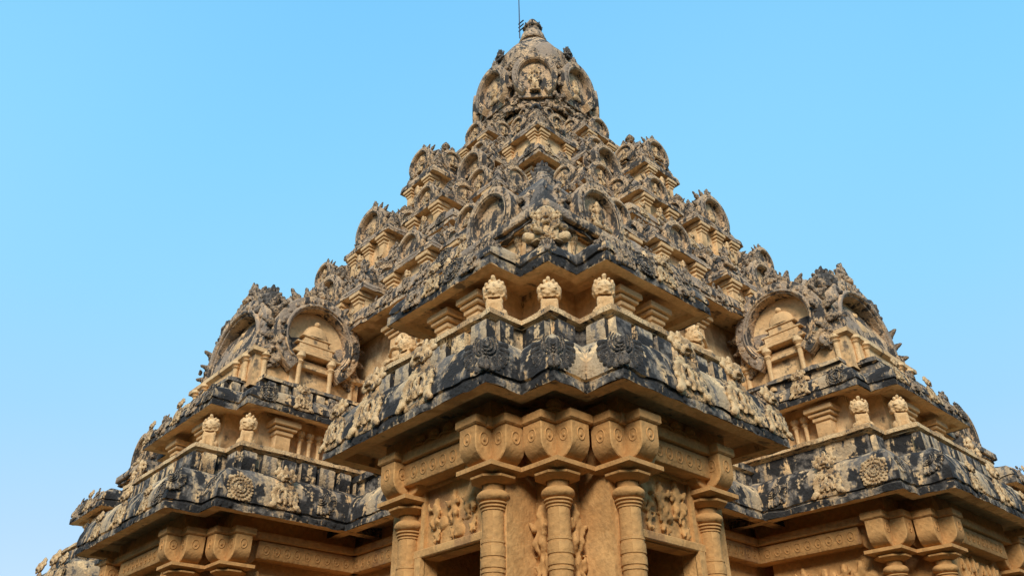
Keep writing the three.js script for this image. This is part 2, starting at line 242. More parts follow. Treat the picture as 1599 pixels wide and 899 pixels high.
{ // pot-shaped roof finial
  G.finial = merge([lathe([[0, 0], [.34, 0], [.3, .1], [.2, .14], [.36, .26], [.42, .38], [.36, .52], [.2, .6], [.28, .65], [.22, .72], [.12, .78], [.1, .88], [0, 1]], 14)], .8);
  G.baluster = merge([lathe([[0, 0], [.3, 0], [.3, .06], [.2, .1], [.17, .5], [.2, .72], [.32, .78], [.2, .83], [.36, .9], [.36, 1], [0, 1]], 12)], .8);
}
function bustFn() { // face looking out of a gable window
  const P = [ell(0, .55, 0, .26, .3, .2), ell(0, .9, -.04, .2, .2, .16), ell(0, .5, .2, .06, .1, .06), ell(0, .12, -.04, .4, .16, .16)]; for (const s of [1, -1]) P.push(ell(s * .1, .64, .15, .07, .04, .05), ell(s * .28, .52, -.02, .06, .14, .06)); P.push(ell(0, .36, .17, .09, .03, .04));
  return sculpt(P, [], [-.5, -.05, -.26], [.5, 1.15, .32], .05, { k: .04, noise: .02, nf: 8 });
}
G.bust = bustFn();
{ // couched bull
  const P = [ell(0, .34, -.1, .24, .26, .46), ell(0, .66, .08, .13, .14, .17), cap(0, .5, .2, 0, .74, .42, .16, .13), ell(0, .78, .48, .13, .13, .14), ell(0, .7, .62, .09, .08, .1)]; for (const s of [1, -1]) P.push(cap(s * .09, .88, .42, s * .16, 1.02, .46, .045, .025), ell(s * .18, .8, .4, .08, .04, .05), cap(s * .17, .2, .2, s * .2, .07, .44, .1, .07), ell(s * .24, .17, -.3, .14, .18, .2));
  G.bull = sculpt(P, [], [-.44, -.02, -.62], [.44, 1.1, .76], .05, { k: .05, noise: .02, nf: 8 });
}
// relief slabs: figures raised from a ground, thick enough to cast their own shade
function reliefPanel(w, h, sd, cell = .016) {
  let sv = seed; seed = sd; const P = [rbox(0, h / 2, -.05, w / 2, h / 2, .05, .01)];
  const fig = (x, y, s0) => { const s = s0 * 1.0;  P.push(ell(x, y + .78 * s, .03, .12 * s, .13 * s, .1 * s), ell(x, y + .97 * s, .02, .1 * s, .12 * s, .08 * s), ell(x, y + .55 * s, .02, .19 * s, .19 * s, .11 * s), ell(x, y + .34 * s, .02, .16 * s, .12 * s, .1 * s)); for (const k of [1, -1]) { const bend = rr(-.15, .25); P.push(cap(x + k * .12 * s, y + .64 * s, .03, x + k * (.24 + bend * .4) * s, y + (.5 + bend) * s, .04, 0.07 * s), cap(x + k * (.24 + bend * .4) * s, y + (.5 + bend) * s, .04, x + k * .3 * s, y + (.66 + bend) * s, .05, .06 * s), cap(x + k * .07 * s, y + .3 * s, .03, x + k * (.1 + rr(0, .16)) * s, y + .14 * s, .05, .09 * s), cap(x + k * .14 * s, y + .14 * s, .04, x + k * .1 * s, y, .03, .075 * s)); } };
  const nf = Math.max(1, Math.round(w / .2)); for (let i = 0; i < nf; i++) { const x = w * ((i + .5) / nf - .5); fig(x + rr(-.02, .02), h * rr(.3, .42), h * rr(.5, .6)); fig(x + rr(-.06, .06), 0, h * rr(.32, .42)); P.push(ell(x + .08, h * rr(.1, .9), .0, .05, .06, .05)); } P.push(rbox(0, h * .32, 0, w * .48, .008, .03, .005));
  seed = sv; return sculpt(P, [], [-w / 2 - .02, -.02, -.09], [w / 2 + .02, h + .02, .16], cell, { k: .012, noise: .006, nf: 20, seedz: sd });
}
G.relief = [reliefPanel(.66, .44, 11), reliefPanel(.62, .5, 23), reliefPanel(.3, .62, 37), reliefPanel(.8, .4, 51)];
{ // lotus roundel cut into the brackets
  const r = [new THREE.TorusGeometry(.04, .0055, 6, 20), moved(new THREE.SphereGeometry(.014, 10, 6), 0, -.006, 0, 0, [1, 1, .6])];
  G.roundel = merge(r.map((g) => moved(g, 0, 0, 0, 0, [1, 1.25, 1])), 1.2);
}
function horseshoe(R, r, d, open = .62) { // gable arch, opening at the foot, feet curling outwards
  const s = new THREE.Shape(), a0 = -Math.PI / 2 + open, a1 = 1.5 * Math.PI - open, n = 30, pt = (a, q) => [Math.cos(a) * q, Math.sin(a) * q];
  const foot = R * 1.0; s.moveTo(...pt(a0, r)); s.lineTo(...pt(a0, foot)); for (let i = 1; i <= n; i++) s.lineTo(...pt(a0 + (a1 - a0) * i / n, R)); for (let i = n; i >= 0; i--) s.lineTo(...pt(a0 + (a1 - a0) * i / n, r));
  return new THREE.ExtrudeGeometry(s, { depth: d, bevelEnabled: true, bevelThickness: R * .035, bevelSize: R * .03, bevelSegments: 2, curveSegments: 4 });
}
const gcache = {};
const cached = (key, fn) => gcache[key] ??= fn();
// gable of radius R: arch (> back_panel, moulding, leaf..., crest, and a model shrine or a face)
function gable(parent, p, ry, R, { detail = 1, plain = rnd() < .15, depth = .3, mt = M.weathered, face = false, sy = 1, leaf = true } = {}) {
  const bk = detail > 1 ? .25 : face ? .4 : .55, key = R.toFixed(3) + depth + bk;
  const arch = add(parent, 'gable', cached('arch' + key, () => merge([horseshoe(R, R * .76, depth)], .6)), mt, p, ry, [1, sy, 1]);
  add(arch, 'back_panel', cached('back' + key, () => merge([moved(new THREE.CylinderGeometry(R * .8, R * .8, .06, 36), 0, 0, depth * bk, 0, 1, Math.PI / 2), bx(R * 1.5, R * .5, .06, 0, -R * .92, depth * bk)], .6)), detail > 1 ? M.plaster : M.weathered);
  add(arch, 'moulding', cached('mld' + key, () => merge([moved(new THREE.TorusGeometry(R * .8, R * .04, 6, 40, Math.PI + 1.5), 0, 0, depth + R * .04, 0, 1, 0, -.75), ...Array.from({ length: 19 }, (_, i) => { const a = -.78 + i / 18 * (Math.PI + 1.56); return moved(new THREE.SphereGeometry(R * .055, 8, 6), Math.cos(a) * R * .9, Math.sin(a) * R * .9, depth + R * .03, 0, [1, 1, .6]); })], 1.1)), mt);
  if (leaf) { const n = detail > 1 ? 17 : 11; for (let i = 0; i < n; i++) { const a = -.72 + i / (n - 1) * (Math.PI + 1.44); if (Math.abs(a - Math.PI / 2) < .12) continue; add(arch, 'leaf', G.leaf, mt, [Math.cos(a) * R * 1.0, Math.sin(a) * R * 1.0, depth * .55], 0, R * (detail > 1 ? .31 : .35) * rr(.85, 1.15), 0, a - Math.PI / 2); } }
  add(arch, 'crest', G.crest[Math.floor(rnd() * 3)], mt, [0, R * .95, depth * .6], 0, R * .62);
  if (face) add(arch, 'carved_face', G.bust, M.carving, [0, -R * .55, depth * .55], 0, R * .85);
  else if (detail > 1) {
    const z = depth * .25 + .04, q = R / .7, ms = add(arch, 'model_shrine', cached('ms' + key, () => merge([bx(.86 * q, .06 * q, .14, 0, -.5 * q, z + .06), bx(.7 * q, .5 * q, .08, 0, -.98 * q + .02, z + .0), bx(.72 * q, .05 * q, .2, 0, -.26 * q, z + .06), bx(.8 * q, .035 * q, .26, 0, -.3 * q, z + .06), bx(.56 * q, .12 * q, .14, 0, -.21 * q, z + .03), bx(.66 * q, .03 * q, .16, 0, -.09 * q, z + .03), bx(.4 * q, .1 * q, .12, 0, -.06 * q, z + .02), bx(.5 * q, .03 * q, .16, 0, .04 * q, z + .02), moved(new THREE.SphereGeometry(.2 * q, 16, 10, 0, 6.3, 0, 1.57), 0, .07 * q, z + .02, 0, [1.05, 1.1, .5]), moved(new THREE.SphereGeometry(.05 * q, 8, 6), 0, .31 * q, z + .04)], .6)), M.plaster);
    for (const s of [-1, 1]) add(ms.parent, 'column', G.baluster, M.plaster, [s * .26 * q, -.98 * q, z + .14], 0, [.2 * q, .7 * q, .2 * q]);
  } else if (!plain) add(arch, 'carved_figure', G.deity[Math.floor(rnd() * 3)], M.carving, [0, -R * .72, depth * .8], 0, R * 1.2);
  return arch;
}

/* ------------------------------------------------------------------ tagging */
const taken = {};
function thing(name, label, category, group) { const o = new THREE.Group(), n = taken[name] = (taken[name] ?? -1) + 1; o.name = n ? name + '_' + String(n).padStart(3, '0') : name; o.userData = { label, category }; if (group) o.userData.group = group; scene.add(o); return o; }
function statue(name, geo, material, p, ry, s, label, category, group) { const n = taken[name] = (taken[name] ?? -1) + 1, m = add(scene, n ? name + '_' + String(n).padStart(3, '0') : name, geo, material, p, ry, s); m.userData = { label, category }; if (group) m.userData.group = group; return m; }

/* ------------------------------------------------------------------ ground */
{ const g = new THREE.PlaneGeometry(900, 900, 8, 8).rotateX(-Math.PI / 2); const m = add(scene, 'ground', finish(g), M.sand); m.userData.kind = 'structure'; }

/* ------------------------------------------------------------------ the courtyard walls behind the viewer: they shade the ground */
for (const [k, label] of [[0, 'high plastered courtyard wall behind the viewer, facing the left side of the temple'], [1, 'high plastered courtyard wall behind the viewer, facing the right side of the temple']]) {
  const w = thing('courtyard_wall', label, 'wall', 'walls round the temple courtyard'); if (k) w.rotation.y = Math.PI / 2;
  const body = add(w, 'wall_body', box(44, 6.8, .7, -5, 0, 17, .02), M.ochre); add(w, 'coping', merge([bx(44, .22, 1.0, -5, 6.8, 17), bx(44, .3, .6, -5, 7.02, 17)]), M.lichen);
  for (let i = 0; i < 15; i++) add(w, 'buttress', box(.5, 5.5, .3, -25 + i * 2.9, .0, 16.52), M.ochre);
}

/* ------------------------------------------------------------------ architecture helpers */
// face frames: 0 looks to +z, 1 looks to +x (mirror of 0 in the diagonal)
const place = (k, u, y, w) => (k ? [w, y, u] : [u, y, w]);
const turn = (k) => (k ? Math.PI / 2 : 0);
const kapota = (yl, h, inn, fas = .07) => [[.0, yl], [.0, yl + fas], [-.02, yl + fas + .012], [-.02, yl + fas + .03], ...arc(.0, yl + fas + .04, -inn, yl + h, 9), [-inn - .02, yl + h], [-inn - .05, yl + h - .02]];
const under = (yl, wall, rise = .07, lip = .14) => [[-wall - .05, yl + rise + .03], [-lip - .02, yl + rise], [-lip, yl + .004], [-.004, yl + .002]];
function eave(parent, plan, yl, h, inn, wall, mt = M.lichen, o = {}) {
  add(parent, 'cornice', sweep(plan, kapota(yl, h, inn, o.fas), { seg: o.seg ?? .07, amp: o.amp ?? .021, fr: 6 }), mt);
  add(parent, 'soffit', sweep(plan, under(yl, wall, o.rise, o.lip), { seg: .3, amp: .004 }), M.plaster);
}
const onRoll = (yl, h, inn, t) => { const a = t * Math.PI / 2; return { w: -inn * (1 - Math.cos(a)), y: yl + .11 + (h - .11) * Math.sin(a), tilt: -Math.atan2(inn * Math.sin(a), (h - .11) * Math.cos(a)) }; };
function pilaster(parent, k, u, w, y0, y1, s = .2, mt = M.plaster) {
  const h = y1 - y0, key = 'pil' + s + h.toFixed(2);
  const m = add(parent, 'pilaster', cached(key, () => box(s, h, s * .9, 0, 0, 0)), mt, place(k, u, y0, w), turn(k));
  add(m, 'capital', cached(key + 'c', () => merge([bx(s * 1.9, .07, s * 1.75, 0, h - .075, 0), bx(s * 1.55, .04, s * 1.4, 0, h - .125, 0), bx(s * 1.2, .05, s * 1.1, 0, h - .19, 0)])), mt, [0, 0, .004]);
  return m;
}
// round pillar with square abacus and a crossed, rounded bracket; y: foot of the bracket
const PIL = {};
{
  PIL.shaft = merge([lathe([[.0, 0], [.14, 0], [.14, .3], [.11, .36], [.1, .4], [.088, 2.2]], 16)], .8);
  PIL.band = merge([lathe([[.09, 0], [.098, .004], [.098, .02], [.092, .024], [.092, .036], [.1, .04], [.1, .1], [.093, .106], [.093, .118], [.1, .124], [.1, .2], [.092, .206], [.092, .22], [.097, .224], [.097, .24], [.088, .246]], 28)], .5);
  PIL.neck = merge([lathe([[.086, 0], [.096, .006], [.096, .017], [.088, .021], [.105, .03], [.105, .042], [.094, .046], [.114, .056], [.114, .068], [.08, .072]], 24)], .6);
  PIL.cushion = merge([lathe([[.08, 0], [.11, .006], [.13, .028], [.134, .045], [.126, .066], [.106, .084], [.085, .09], [.085, .14]], 32)], .7);
  PIL.plate = merge([lathe([[.1, 0], [.14, .012], [.19, .034], [.195, .05], [.1, .05]], 8)], .5);
  PIL.abacus = merge([moved(lathe([[.14, 0], [.3, .03], [.3, .066], [.0, .066]], 4), 0, 0, 0, Math.PI / 4)], .4);
}
function crossBracket(hw, reach, h) {
  const arm = (dy) => { const s = new THREE.Shape(), b = .06, r = reach - b; s.moveTo(-b, dy); s.lineTo(b, dy); s.absellipse(b, dy + r * .72, r, r * .72, -Math.PI / 2, 0, false); s.lineTo(reach, h - dy); s.lineTo(-reach, h - dy); s.lineTo(-reach, dy + r * .72); s.absellipse(-b, dy + r * .72, r, r * .72, Math.PI, 1.5 * Math.PI, false); return moved(new THREE.ExtrudeGeometry(s, { depth: 2 * hw - .016, bevelEnabled: true, bevelThickness: .008, bevelSize: .008, bevelSegments: 1, curveSegments: 14 }), 0, 0, -hw + .008); };
  return merge([arm(0), moved(arm(.003), 0, 0, 0, Math.PI / 2)], .6);
}
PIL.bracket = crossBracket(.105, .265, .3);
PIL.cap = merge([bx(.59, .085, .26, 0, 0, 0, .012), bx(.26, .081, .59, 0, .002, 0, .012)], .5);
function pillar(parent, x, z, y, mt = M.ochre) {                         // y: foot of the bracket
  const b = 2.2, shaft = add(parent, 'pillar', PIL.shaft, mt, [x, y - .33 - b, z]);
  add(shaft, 'carved_band', PIL.band, mt, [0, b - .47, 0]); add(shaft, 'neck_ring', PIL.neck, mt, [0, b - .004, 0]); add(shaft, 'cushion', PIL.cushion, mt, [0, b + .07, 0]); add(shaft, 'plate', PIL.plate, mt, [0, b + .205, 0], Math.PI / 8); add(shaft, 'abacus', PIL.abacus, mt, [0, b + .263, 0]);
  const br = add(parent, 'bracket', PIL.bracket, mt, [x, y, z], rr(-.03, .03), [rr(.97, 1.03), 1, rr(.97, 1.03)]); add(br, 'cap', PIL.cap, mt, [0, .302, 0]);
  for (const [dx, dz, a] of [[0, .274, 0], [.274, 0, 1], [.106, .188, 1], [.188, .106, 0], [-.188, .106, 0], [.106, -.188, 1]]) add(br, 'roundel', G.roundel, mt, [dx, .2, dz], turn(a));
  return shaft;
}
function beamEnds(parent, plan, y, h, w = .12, gap = .2, mt = M.lichen, off = 0) { // row of joist-end blocks round a plan, one mesh each on the faces in view
  const n = plan.length;
  let area = 0; for (let i = 0; i < n; i++) { const a = plan[i], b = plan[(i + 1) % n]; area += a[0] * b[1] - b[0] * a[1]; } const sg = area > 0 ? 1 : -1;
  for (let i = 0; i < n; i++) {
    const a = plan[i], b = plan[(i + 1) % n], l = Math.hypot(b[0] - a[0], b[1] - a[1]), nx = sg * (b[1] - a[1]) / l, nz = -sg * (b[0] - a[0]) / l; if (nx < -.5 || nz < -.5) continue;
    const c = Math.max(1, Math.round(l / gap)); for (let k = 0; k < c; k++) { const t = (k + .5) / c, ww = Math.min(1, l * .7 / w) * rr(.85, 1.2), q = add(parent, 'beam_end', cached('be' + Math.floor(rnd() * 6) + h + w, () => { const g = jitter(bx(w, h, .1, 0, 0, 0, .015), .012, 6); return shiftUV(finish(toCreasedNormals(g, .9)), rr(0, 2), rr(0, 2)); }), rnd() < .12 ? M.carving : mt, [a[0] + (b[0] - a[0]) * t + nx * off, y, a[1] + (b[1] - a[1]) * t + nz * off], Math.atan2(nx, nz), [ww, rr(.94, 1.04), 1]); }
  }
}
const offsetPlan = (plan, o) => { const n = plan.length; let area = 0; for (let i = 0; i < n; i++) { const a = plan[i], b = plan[(i + 1) % n]; area += a[0] * b[1] - b[0] * a[1]; } const sg = area > 0 ? 1 : -1, nr = (a, b) => { const l = Math.hypot(b[0] - a[0], b[1] - a[1]); return [sg * (b[1] - a[1]) / l, -sg * (b[0] - a[0]) / l]; }; return plan.map((p, i) => { const e1 = nr(plan[(i + n - 1) % n], p), e2 = nr(p, plan[(i + 1) % n]), k = 1 + e1[0] * e2[0] + e1[1] * e2[1]; return [p[0] + (e1[0] + e2[0]) / k * o, p[1] + (e1[1] + e2[1]) / k * o]; }); };
function bosses(parent, plan, y, gap, r) { // little discs along the lip
  const n = plan.length, L = []; let area = 0; for (let i = 0; i < n; i++) { const a = plan[i], b = plan[(i + 1) % n]; area += a[0] * b[1] - b[0] * a[1]; } const sg = area > 0 ? 1 : -1;
  const s = new THREE.SphereGeometry(1, 8, 5);
  for (let i = 0; i < n; i++) { const a = plan[i], b = plan[(i + 1) % n], l = Math.hypot(b[0] - a[0], b[1] - a[1]), nx = sg * (b[1] - a[1]) / l, nz = -sg * (b[0] - a[0]) / l; if (nx < -.5 || nz < -.5) continue; const c = Math.max(1, Math.round(l / gap)); for (let k = 0; k < c; k++) { if (rnd() < .4) continue; const t = (k + .5) / c; L.push(moved(s, a[0] + (b[0] - a[0]) * t, y + rr(-.006, .006), a[1] + (b[1] - a[1]) * t, Math.atan2(nx, nz), [r * rr(.8, 1.1), r * rr(.8, 1.1), r * .3])); } }
  const m = add(parent, 'lip_boss', merge(L, 1.2), M.lichen); m.userData.kind = 'stuff'; return m;
}
// square or oblong domed roof on a plan, bell profile
const bell = (y0, h, half, over = .1) => [[over - .06, y0], [over, y0], [over, y0 + .05], [over - .03, y0 + .06], [over - .02, y0 + .16 * h], [.0, y0 + .3 * h], [-half * .12, y0 + .5 * h], [-half * .32, y0 + .7 * h], [-half * .58, y0 + .86 * h], [-half * .86, y0 + .97 * h], [-half * .985, y0 + h]];
const rect = (cx, cz, a, b) => [[cx - a, cz + b], [cx + a, cz + b], [cx + a, cz - b], [cx - a, cz - b]];
// plan of a tower storey: square of half side a with a middle bay bh wide standing pr forward on each side
const storeyPlan = (a, bh, pr) => [[-bh, a], [-bh, a + pr], [bh, a + pr], [bh, a], [a, a], [a, bh], [a + pr, bh], [a + pr, -bh], [a, -bh], [a, -a], [bh, -a], [bh, -a - pr], [-bh, -a - pr], [-bh, -a], [-a, -a], [-a, -bh], [-a - pr, -bh], [-a - pr, bh], [-a, bh], [-a, a]];

/* ------------------------------------------------------------------ the corner shrine */
const K1 = 4.18, K2 = 5.64;
function cornerPlan(X, d, e) { return [[e, X], [X - 2 * d, X], [X - 2 * d, X - d], [X - d, X - d], [X - d, X - 2 * d], [X, X - 2 * d], [X, e], [e, e]]; }
function upperStorey(root, plan, K, o) { // blocks, ledge and wall that stand on one eave and carry the next
  const { roll, inn, wallTop, plan2, wall2 } = o;
  add(root, 'ledge', sweep(offsetPlan(plan, -inn), [[-.08, K + roll + .27], [-.03, K + roll + .29], [-.03, K + roll + .3], [.012, K + roll + .315], [.012, K + roll + .365], [-.01, K + roll + .375], [-.5, K + roll + .38]], { seg: .12, amp: .012, fr: 6 }), M.carving);
  add(root, 'frieze_course', sweep(offsetPlan(plan, -inn), [[-.06, K + roll - .02], [-.06, K + roll + .31]], { seg: .12, amp: .02 }), M.lichen);
  beamEnds(root, offsetPlan(plan, -inn), K + roll - .01, .29, .19, .27, M.lichen, -.04);
  add(root, 'wall', sweep(offsetPlan(plan2, -wall2), [[0, K + roll + .3], [0, wallTop]], { seg: .2, amp: .006 }), M.plaster);
}
function rollCarvings(root, k, list, yl, h, inn, X) { // list of [u, size, kind] on the roll of an eave whose lip lies at X
  for (const [u, s, kind] of list) { const r = onRoll(yl, h, inn, .04); const geo = kind === 'kudu' ? G.kudu[Math.floor(rnd() * 2)] : kind === 'rosette' ? G.rosette : kind === 'clump' ? G.clump[Math.floor(rnd() * 4)] : G.fan; add(root, kind === 'kudu' ? 'horseshoe_medallion' : kind === 'rosette' ? 'rosette' : kind === 'clump' ? 'scrollwork' : 'fan_leaf', geo, kind === 'kudu' ? M.carving : kind === 'clump' ? M.weathered : M.lichen, place(k, u, r.y - .07, X + r.w + .02), turn(k), [s, s, s * .62], kind === 'kudu' ? -.16 : -.22); }
}
function buildCornerShrine(root) {
  const p1 = cornerPlan(7.0, .37, 3.9), p2 = cornerPlan(6.59, .375, 4.21);
  // ground storey: plinth, stepped corner wall, two bays with a niche
  add(root, 'plinth', sweep(offsetPlan(p1, -.3), [[.1, 0], [.1, .25], [.04, .3], [.04, .5], [.1, .55], [.1, .66], [-.6, .68]], { seg: .3 }), M.ochre);
  const W = 7.0 - .53;                                                      // bay wall plane
  add(root, 'wall', sweep([[5.86, W], [5.9, W], [5.9, 6.14], [6.14, 6.14], [6.14, 5.9], [W, 5.9], [W, 5.86]].reverse(), [[0, .66], [0, 4.24]], { closed: false, seg: .2, amp: .004 }), M.ochre);
  for (const k of [0, 1]) {
    const s = new THREE.Shape(); s.moveTo(4.37, .66); s.lineTo(5.86, .66); s.lineTo(5.86, 4.24); s.lineTo(4.37, 4.24); s.closePath();
    const hole = new THREE.Path(); hole.moveTo(4.86, .9); hole.lineTo(4.86, 3.18); hole.lineTo(5.64, 3.18); hole.lineTo(5.64, .9); hole.closePath(); s.holes.push(hole);
    const g = new THREE.ExtrudeGeometry(s, { depth: .14, bevelEnabled: false }); const wall = add(root, 'niche_wall', merge([g], .5), M.ochre, k ? [W - .14, 0, 0] : [0, 0, W - .14], 0); if (k) { wall.rotation.y = Math.PI / 2; wall.scale.z = 1; wall.rotation.set(0, Math.PI / 2, 0); wall.scale.x = -1; }
    const frame = add(root, 'door_frame', merge([bx(.08, 2.34, .05, 4.82, .86, 0), bx(.08, 2.34, .05, 5.68, .86, 0), bx(.97, .07, .05, 5.25, 3.19, 0)], .5), M.ochre, place(k, 0, 0, W + .02), turn(k)); if (k) frame.scale.x = -1;
    add(root, 'niche_lining', merge([bx(.9, 3.1, .04, 0, 0, -1.24), bx(.04, 3.1, 1.1, -.43, 0, -.69), bx(.04, 3.1, 1.1, .43, 0, -.69), bx(.9, .04, 1.1, 0, 3.06, -.69)], .5), M.ochre, place(k, 5.25, .88, W), turn(k));
    add(root, 'niche_statue', G.deity[1], M.ochre, place(k, 5.25, 1.5, W - .55), turn(k), 1.45);
    // lintel relief and the corner pilaster bay
    add(root, 'relief_panel', G.relief[k], M.ochre, place(k, 5.26, 3.27, W - .012), turn(k), [1.05, 1, 1]);
    add(root, 'panel_border', merge([bx(.05, .56, .05, -.4, -.04, 0), bx(.05, .56, .05, .4, -.04, 0), bx(.85, .04, .05, 0, .5, 0)], .5), M.ochre, place(k, 5.26, 3.26, W + .01), turn(k));
    pillar(root, ...(k ? [6.5, 4.66] : [4.66, 6.5]), 3.7);
    pillar(root, ...(k ? [6.55, 5.77] : [5.8, 6.52]), 3.7);
    // beam with roundels between the brackets
    const bm = add(root, 'beam', box(1.0, .2, .2, 0, 0, 0), M.ochre, place(k, 5.25, 3.79, W + .09), turn(k)); for (let i = 0; i < 6; i++) add(bm, 'roundel', G.roundel, M.ochre, [-.34 + i * .135, .1, .102]);
    add(root, 'fillet', box(1.5, .09, .3, 0, 0, 0), M.ochre, place(k, 5.2, 3.995, W + .08), turn(k));
    add(root, 'relief_panel', G.relief[2], M.ochre, k ? [6.15, 2.85, 6.0] : [6.0, 2.85, 6.15], turn(k), [.85, 1.05, 1.4]);
    // side pilaster returning into the recess
    pillar(root, ...(k ? [6.0, 4.62] : [4.62, 6.0]), 3.7);
  }
  pillar(root, 6.2, 6.2, 3.7);
  // dim frieze of dwarfs under the eave
  add(root, 'frieze_wall', sweep(offsetPlan(p1, -.43), [[0, 4.0], [0, 4.3]], { seg: .2, amp: .02 }), M.ochre);
  for (const k of [0, 1]) for (let u = 4.9; u < 5.6; u += .2) add(root, 'frieze_dwarf', G.dwarf, M.ochre, place(k, u, 4.04, 6.6), turn(k), [.3, .2, .2]);
  add(root, 'frieze_dwarf', G.dwarf, M.ochre, [6.25, 4.03, 6.25], Math.PI / 4, [.3, .22, .25]);
  add(root, 'side_wall', sweep(rect(4.7, 4.7, .35, .35), [[0, 0], [0, 4.2]], { seg: .4 }), M.ochre);
  add(root, 'side_wall', box(.3, 3.6, 1.6, 4.52, .66, 5.65), M.ochre); add(root, 'side_wall', box(1.6, 3.6, .3, 5.65, .66, 4.52), M.ochre);
  eave(root, p1, K1, .55, .27, .5, M.lichen, { rise: .09 });
  bosses(root, p1, K1 + .04, .12, .032);
  for (const k of [0, 1]) rollCarvings(root, k, [[5.36, .7, 'kudu'], [4.6, .7, 'kudu'], [4.05, .55, 'kudu']], K1, .55, .27, 7.0);
  for (const [x, z, k] of [[6.46, 6.61, 0], [6.61, 6.46, 1], [6.24, 6.84, 1], [6.84, 6.24, 0], [6.06, 6.98, 0], [6.98, 6.06, 1]]) add(root, 'fan_leaf', G.fan, M.sooty, [x + (k ? .015 : 0), K1 + .06, z + (k ? 0 : .015)], turn(k), [k ? .42 : -.42, .4, .26], -.1);
  // second storey
  upperStorey(root, p1, K1, { roll: .55, inn: .33, wallTop: 5.72, plan2: p2, wall2: .36 });
  for (const k of [0, 1]) {
    pilaster(root, k, 5.32, 6.29, 5.09, 5.6, .17); pilaster(root, k, 4.86, 6.29, 5.09, 5.6, .17);
  }
  eave(root, p2, K2, .36, .24, .42, M.lichen, { rise: .06, lip: .12, fas: .09 });
  bosses(root, p2, K2 + .035, .13, .028);
  for (const k of [0, 1]) rollCarvings(root, k, [[5.55, .34, 'clump'], [5.25, .32, 'rosette'], [4.95, .4, 'kudu'], [4.62, .34, 'clump']], K2, .36, .24, 6.59);
  for (const [x, z, k] of [[6.1, 6.21, 0], [6.21, 6.1, 1], [5.84, 6.46, 1], [6.46, 5.84, 0], [5.7, 6.59, 0], [6.59, 5.7, 1]]) add(root, 'fan_leaf', G.fan, M.weathered, [x, K2 + .1, z], turn(k), [k ? .24 : -.24, .26, .24], -.35);
  // neck and domed roof with a gable on each side
  add(root, 'roof_neck', sweep(rect(5.25, 5.25, .5, .5), [[.3, 5.95], [.3, 6.02], [.05, 6.06], [.05, 6.5], [0, 6.6]], { seg: .15 }), M.plaster);
  for (const k of [0, 1]) for (const u of [4.85, 5.1, 5.4, 5.72]) add(root, 'baluster', G.baluster, M.carving, place(k, u, 6.04, 5.8), turn(k), [.16, .46, .16]);
  add(root, 'roof', sweep(rect(5.25, 5.25, .55, .55), bell(6.5, 1.1, .55, .1), { seg: .08, amp: .045, fr: 6 }), M.sooty);
  add(root, 'roof_soffit', sweep(rect(5.25, 5.25, .55, .55), [[-.1, 6.53], [.095, 6.502]], { seg: .3 }), M.plaster);
  for (const k of [0, 1]) {
    gable(root, place(k, 5.02, 6.9, 5.66), turn(k), .37, { depth: .24, sy: 1.1, mt: M.weathered });
    add(root, 'eave_band', box(1.34, .12, .06, 0, 0, 0), M.weathered, place(k, 5.25, 6.55, 5.92), turn(k));
    add(root, 'scrollwork', G.clump[k], M.weathered, place(k, 5.6, 6.72, 5.76), turn(k), [.34, .4, .3], -.2);
    for (const [u, s] of [[4.45, .62], [4.75, .5], [6.1, .4]]) add(root, 'parapet_figure', G.deity[Math.floor(rnd() * 3)], M.carving, place(k, u, 5.98, 6.0), turn(k), s);
    for (const [u, s] of [[4.3, .5], [4.6, .45], [5.95, .42]]) add(root, 'scrollwork', G.clump[Math.floor(rnd() * 4)], M.weathered, place(k, u, 5.95, 5.9), turn(k), s);
  }
  add(root, 'roof_mask', G.bust, M.weathered, [5.45, 7.2, 5.45], Math.PI / 4, .46, -.3); add(root, 'scrollwork', G.clump[1], M.weathered, [5.72, 6.66, 5.72], Math.PI / 4, [.5, .5, .4], -.2); add(root, 'crest', G.crest[2], M.sooty, [5.3, 7.55, 5.3], Math.PI / 4, .36);
}
const corner = thing('corner_shrine', 'two-storeyed stone shrine on the near corner with three pillars and stepped blackened eaves', 'shrine');
buildCornerShrine(corner);

